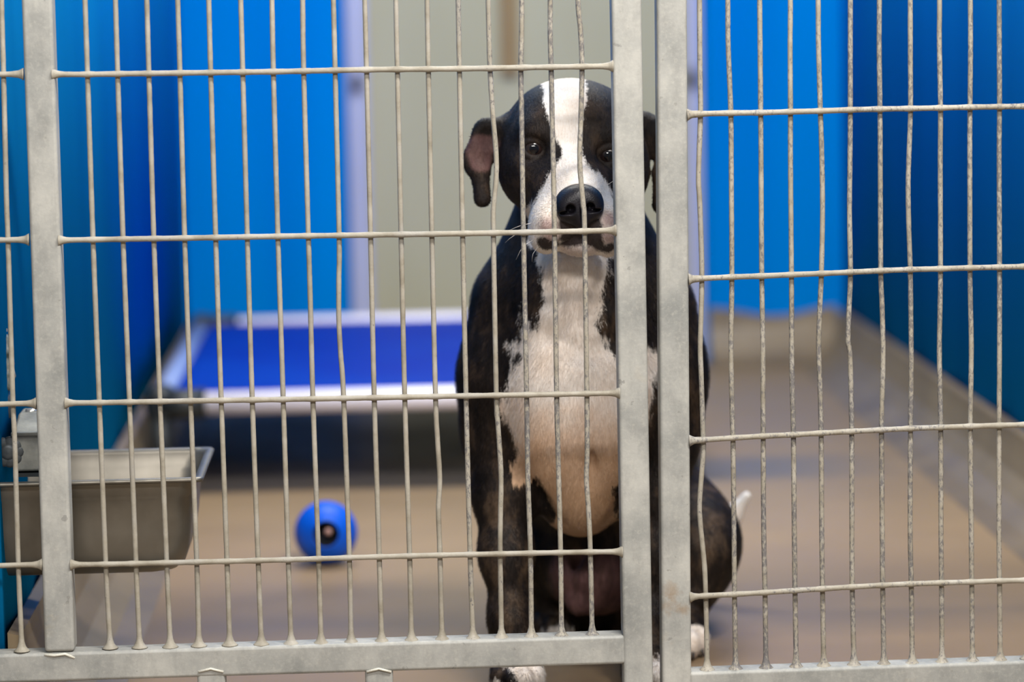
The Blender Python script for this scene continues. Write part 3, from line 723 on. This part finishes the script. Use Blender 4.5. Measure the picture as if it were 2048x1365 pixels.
muz = [(1122, 470), (1116, 448), (1122, 420), (1195, 420), (1206, 450), (1206, 478), (1214, 496), (1218, 510), (1196, 506), (1180, 492), (1160, 486), (1130, 488), (1116, 482)]
pig = np.maximum(pig, np.minimum(poly_sd(XZ, muz, .07), (.15-Yp))); pig = np.maximum(pig, np.where(Yp < .13, ball(at(1159, 412, .085), 47*px(.085)), -.05))
wedge = [(1114, 492), (1132, 478), (1165, 470), (1202, 478), (1218, 502), (1192, 497), (1160, 493), (1136, 498)]
pig = np.maximum(pig, np.minimum(poly_sd(XZ, wedge, .08), (.15-Yp)))
for u, v, Y, rr in ((1087, 494, .09, 17), (1104, 496, .09, 13), (1218, 502, .09, 13), (1205, 508, .09, 8)): pig = np.maximum(pig, ball(at(u, v, Y), (rr+6)*px(Y)))
def enc(d): return np.clip(.5+d/.05, 0, 1)
shortness = np.clip((pts[:, 2]-at(1150, 540, .15)[2])/.03, 0, 1)
colr = np.stack([enc(white), enc(pink), enc(pig), 1-.62*shortness], 1).astype(np.float32)
ca = me.color_attributes.new('coat', 'FLOAT_COLOR', 'POINT')
if len(me.vertices) == N_: ca.data.foreach_set('color', colr.ravel())
def coat_material(name, hair):
    m = Mat(name).set(rough=.6 if not hair else .5, spec=.18)
    at_ = m.node('ShaderNodeVertexColor', layer_name='coat'); sp = m.node('ShaderNodeSeparateColor'); m.L.new(at_.outputs['Color'], sp.inputs[0])
    v = m.coord(kind='World'); vst = m.coord((1, 1, .28), 'World'); vfine = m.coord((1, 1, .16), 'World')
    strand = m.noise(vst, 72, 4, .62); fine = m.noise(vfine, 520, 3, .6)
    def edge(ch, amp, lo=.47, hi=.53):
        w = m.math('ADD', m.math('MULTIPLY', m.math('SUBTRACT', strand, .5), amp), m.math('MULTIPLY', m.math('SUBTRACT', fine, .5), amp*.4))
        w = m.math('ADD', sp.outputs[ch], m.math('MULTIPLY', w, at_.outputs['Alpha']))
        return m.ramp(w, [(lo, 0.0), (hi, 1.0)])
    dark = m.ramp(m.noise(m.coord((1, 1, .55), 'World'), 24, 5, .68), [(.36, sr(19, 16, 16)), (.50, sr(38, 31, 28)), (.66, sr(92, 74, 58))])
    dark = m.mix(m.ramp(fine, [(.45, 0.0), (.75, .3)]), dark, sr(74, 62, 54))
    dark = m.mix(m.math('MULTIPLY', m.math('SUBTRACT', 1.0, at_.outputs['Alpha']), .8), dark, sr(34, 29, 28))
    wt = m.ramp(m.noise(v, 9, 4), [(.3, sr(236, 222, 208)), (.6, sr(250, 246, 242))])
    wt = m.mix(m.ramp(fine, [(.35, .22), (.6, 0.0)]), wt, sr(220, 192, 168))
    zz = m.node('ShaderNodeSeparateXYZ'); m.L.new(m.coord(kind='World'), zz.inputs[0])
    yel_and_shade = m.math('ADD', zz.outputs[2], m.math('MULTIPLY', m.math('SUBTRACT', m.noise(v, 14, 4), .5), .16))
    yf = m.math('MULTIPLY', m.ramp(yel_and_shade, [(.08, 0.0), (.16, .88), (.31, .75), (.40, .0)]), m.ramp(zz.outputs[1], [(.34, 1.0), (.42, 0.0)]))
    wt = m.mix(yf, wt, sr(214, 168, 122))  # lower chest tan: yellowed fur plus shade put into the colour
    colo = m.mix(edge(0, .78), dark, wt)
    colo = m.mix(m.math('MULTIPLY', edge(1, .35, .40, .60), .66), colo, sr(158, 116, 114))
    colo = m.mix(m.math('MULTIPLY', edge(2, .22, .46, .56), .97), colo, sr(42, 33, 34))
    if hair:
        tn = m.node('ShaderNodeAttribute', attribute_name='tone'); gl = m.node('ShaderNodeMix', data_type='RGBA', blend_type='MULTIPLY'); gl.inputs['Factor'].default_value = 1
        m.L.new(colo, gl.inputs['A']); m.L.new(m.ramp(tn.outputs['Fac'], [(0, (.86, .83, .80)), (1, (1, 1, 1))]), gl.inputs['B']); colo = gl.outputs['Result']
    m.color(colo)
    if not hair: m.bump(m.math('ADD', m.math('MULTIPLY', strand, .8), fine), .55, .0022)
    return m
m = coat_material('dog_coat', False)
me.materials.append(m.m)
dog = bpy.data.objects.new('dog', me); COL.objects.link(dog)
tag(dog, 'large sitting dog with dark brindle coat, white blaze and white chest, facing out', 'dog')
# short coat: flat hairs lying over the skin, down the body and back from the nose
me.calc_loop_triangles() if False else None
nrm = np.zeros(N_*3, np.float32); me.vertices.foreach_get('normal', nrm); nrm = nrm.reshape(-1, 3)
rng = np.random.default_rng(3)
nosep = at(1159, 411, .07)
ok = (Yp < .62) & (pts[:, 2] > .006) & (np.linalg.norm(pts-nosep, axis=1) > .034)
for u, v_, Y in EYES: ok &= np.linalg.norm(pts-at(u, v_, Y), axis=1) > .0195
idx = np.where(ok)[0]; NH = 330000; idx = rng.choice(idx, NH)
t_ = rng.normal(size=(NH, 3))*.0011; base = pts[idx]+t_; nn = nrm[idx]
base -= nn*((t_*nn).sum(1)[:, None])
zc = np.clip((base[:, 2]-at(1150, 560, .2)[2])/.05, 0, 1)[:, None]
flow = (1-zc)*np.array([0, .25, -1.])+zc*((base-nosep)/np.linalg.norm(base-nosep, axis=1)[:, None])
neck = (base[:, 1] > .24)[:, None]; flow = np.where(neck, np.array([0, .35, -1.]), flow)
flow += rng.normal(size=(NH, 3))*.22
flow -= nn*((flow*nn).sum(1)[:, None]); flow /= np.linalg.norm(flow, axis=1)[:, None]+1e-6
chestz = np.exp(-((base[:, 2]-.45)/.16)**2)
ln = (lerp(.0032, .0065, 1-zc[:, 0])+.0045*chestz*(1-zc[:, 0]))*rng.uniform(.6, 1.3, NH)
side_ = np.cross(flow, nn); side_ /= np.linalg.norm(side_, axis=1)[:, None]+1e-6
wd = .00026
tip = base+(flow*math.cos(.27)+nn*math.sin(.27))*ln[:, None]; mid = base+(flow*.55*math.cos(.36)+nn*.55*math.sin(.36))*ln[:, None]
V_ = np.stack([base-side_*wd-nn*.0004, base+side_*wd-nn*.0004, mid+side_*wd*.8, mid-side_*wd*.8, tip], 1).reshape(-1, 3)
hm = bpy.data.meshes.new('dog_fur'); hm.vertices.add(len(V_)); hm.vertices.foreach_set('co', V_.astype(np.float32).ravel())
o5 = (np.arange(NH)*5)[:, None]; li = np.concatenate([o5+np.array([[0, 1, 2, 3]]), o5+np.array([[3, 2, 4]])], 1)
hm.loops.add(NH*7); hm.loops.foreach_set('vertex_index', li.astype(np.int32).ravel())
ls = np.stack([np.arange(NH)*7, np.arange(NH)*7+4], 1).ravel().astype(np.int32); lt = np.tile([4, 3], NH).astype(np.int32)
hm.polygons.add(NH*2); hm.polygons.foreach_set('loop_start', ls); hm.polygons.foreach_set('loop_total', lt); hm.update(calc_edges=True)
hm.polygons.foreach_set('use_smooth', [True]*(NH*2))
hc = np.repeat(colr[idx], 5, 0).astype(np.float32); a_ = hm.color_attributes.new('coat', 'FLOAT_COLOR', 'POINT'); a_.data.foreach_set('color', hc.ravel())
tn = hm.attributes.new('tone', 'FLOAT', 'POINT'); tv = np.repeat(rng.uniform(0, 1, NH)**.7, 5); tn.data.foreach_set('value', tv.astype(np.float32))
hn = np.repeat(nn+rng.normal(size=(NH, 3))*.12, 5, 0); hn /= np.linalg.norm(hn, axis=1)[:, None]
hm.normals_split_custom_set_from_vertices(hn.astype(np.float32).tolist())
hm.materials.append(coat_material('dog_hair', True).m)
fur = bpy.data.objects.new('fur', hm); COL.objects.link(fur); fur.parent = dog; fur['kind'] = 'stuff'
# nose
M_NOSE = Mat('black_nose').set(rough=.4, spec=.32); v = M_NOSE.coord(kind='World')
M_NOSE.color(M_NOSE.ramp(M_NOSE.noise(v, 60, 3), [(.3, sr(14, 13, 18)), (.7, sr(28, 25, 32))])); M_NOSE.bump(M_NOSE.noise(v, 600, 2), .5, .0008)
Vn = .0008
def nose_field():
    c = at(1159, 411, .068); s = px(.06)
    xs = np.arange(-.045, .045, Vn)[:, None, None]; ys = np.arange(-.035, .04, Vn)[None, :, None]; zs = np.arange(-.045, .045, Vn)[None, None, :]
    ca_, sa_ = math.cos(math.radians(-4)), math.sin(math.radians(-4))
    X = xs*ca_-zs*sa_; Z = xs*sa_+zs*ca_; Y = ys+0*X
    def el(cx, cy, cz, rx, ry, rz):
        a, b, d_ = (X-cx)/rx, (Y-cy)/ry, (Z-cz)/rz; k0 = np.sqrt(a*a+b*b+d_*d_); k1 = np.sqrt((a/rx)**2+(b/ry)**2+(d_/rz)**2); return k0*(k0-1)/np.maximum(k1, 1e-6)
    def sm(a, b, k): h = np.maximum(k-np.abs(a-b), 0)/k; return np.minimum(a, b)-h*h*k/4
    def sub(a, b, k): b = -b; h = np.maximum(k-np.abs(a-b), 0)/k; return np.maximum(a, b)+h*h*k/4
    g = el(0, .006, .008, .027, .022, .019)
    g = sm(g, el(-.017, .004, -.004, .0135, .018, .017), .012); g = sm(g, el(.017, .004, -.004, .0135, .018, .017), .012)
    g = sm(g, el(0, .002, -.012, .014, .018, .020), .010)
    for s_ in (-1, 1):
        g = sub(g, el(s_*.0125, -.014, -.003, .0058, .014, .0062), .003)
        g = sub(g, el(s_*.020, -.012, -.0075, .0075, .010, .0022), .002)
    g = sub(g, el(0, -.017, -.016, .0009, .006, .016), .002)
    gr = vdb.FloatGrid(.05); gr.copyFromArray(np.clip(g, -.02, .02).astype(np.float32)); p_, q_ = gr.convertToQuads(isovalue=0.0)
    p_ = np.asarray(p_)*Vn+np.array([-.045, -.035, -.045])+c; q_ = np.asarray(q_)
    if _vol(p_, q_) < 0: q_ = q_[:, ::-1]
    o = link_mesh('nose', p_, q_.tolist(), M_NOSE.m, dog); return o
nose_field()
# eyes
M_EYE = Mat('dark_brown_eye').set(rough=.22, spec=.5, coat=.35, coatr=.12)
M_EYE.color(M_EYE.ramp(M_EYE.noise(M_EYE.coord(), 200, 2), [(.3, sr(24, 18, 20)), (.7, sr(44, 30, 26))]))
M_PUP = plain('pupil', sr(6, 6, 12), .05, .1, 20)
for u, v, Y in EYES:
    c = at(u, v, Y); r_ = .0150
    prof = [(-r_*math.cos(t), max(r_*math.sin(t), .0001)) for t in np.linspace(0, math.pi, 18)]
    e_ = keep(MB().lathe(prof, (0, 0, 0), (0, 1, 0), 28).build('eye', M_EYE.m), dog); e_.location = c
    pr = [(-r_*1.015*math.cos(t), max(r_*1.015*math.sin(t), .0001)) for t in np.linspace(0, .42, 8)]
    p_ = MB().lathe(pr, (0, 0, 0), (0, 1, 0), 20).build('pupil', M_PUP); p_.parent = e_
# whiskers
M_WH = plain('pale_whisker', sr(206, 200, 196), .4, .05, 20)
for (u0, v0), (u1, v1), (u2, v2) in (((1066, 446), (1040, 452), (1012, 464)), ((1064, 462), (1030, 470), (1010, 486)), ((1070, 478), (1046, 494), (1032, 520)), ((1078, 492), (1066, 508), (1064, 524)),
                                     ((1212, 372), (1224, 364), (1240, 352)), ((1236, 470), (1252, 478), (1268, 494))):
    Y0 = front(u0, v0) if front(u0, v0) < .3 else .12
    p = smooth_path([at(u0, v0, Y0+.004), at(u1, v1, Y0-.004), at(u2, v2, Y0+.002)], .006)
    MB().tube(p, [lerp(.00038, .00014, i/(len(p)-1)) for i in range(len(p))], 5).build('whisker', M_WH, dog)
# claws
M_CLAW = plain('dark_claw', sr(40, 32, 30), .4, .1, 60)
for bx_, by_, sc in ((fl[0], .150, 1.02), (fr[0], .165, 1.02), (hr[0], .350, .95), (hl[0], .470, .95)):
    for dx, dy in ((-.024, .006), (-.0085, -.012), (.0085, -.012), (.024, .006)):
        x_ = bx_+dx*sc; y_ = by_-.004+dy-.020*sc
        MB().tube([(x_, y_+.004, .013), (x_, y_-.003, .011), (x_, y_-.008, .004)], [.003, .0026, .0006], 8).build('claw', M_CLAW, dog)
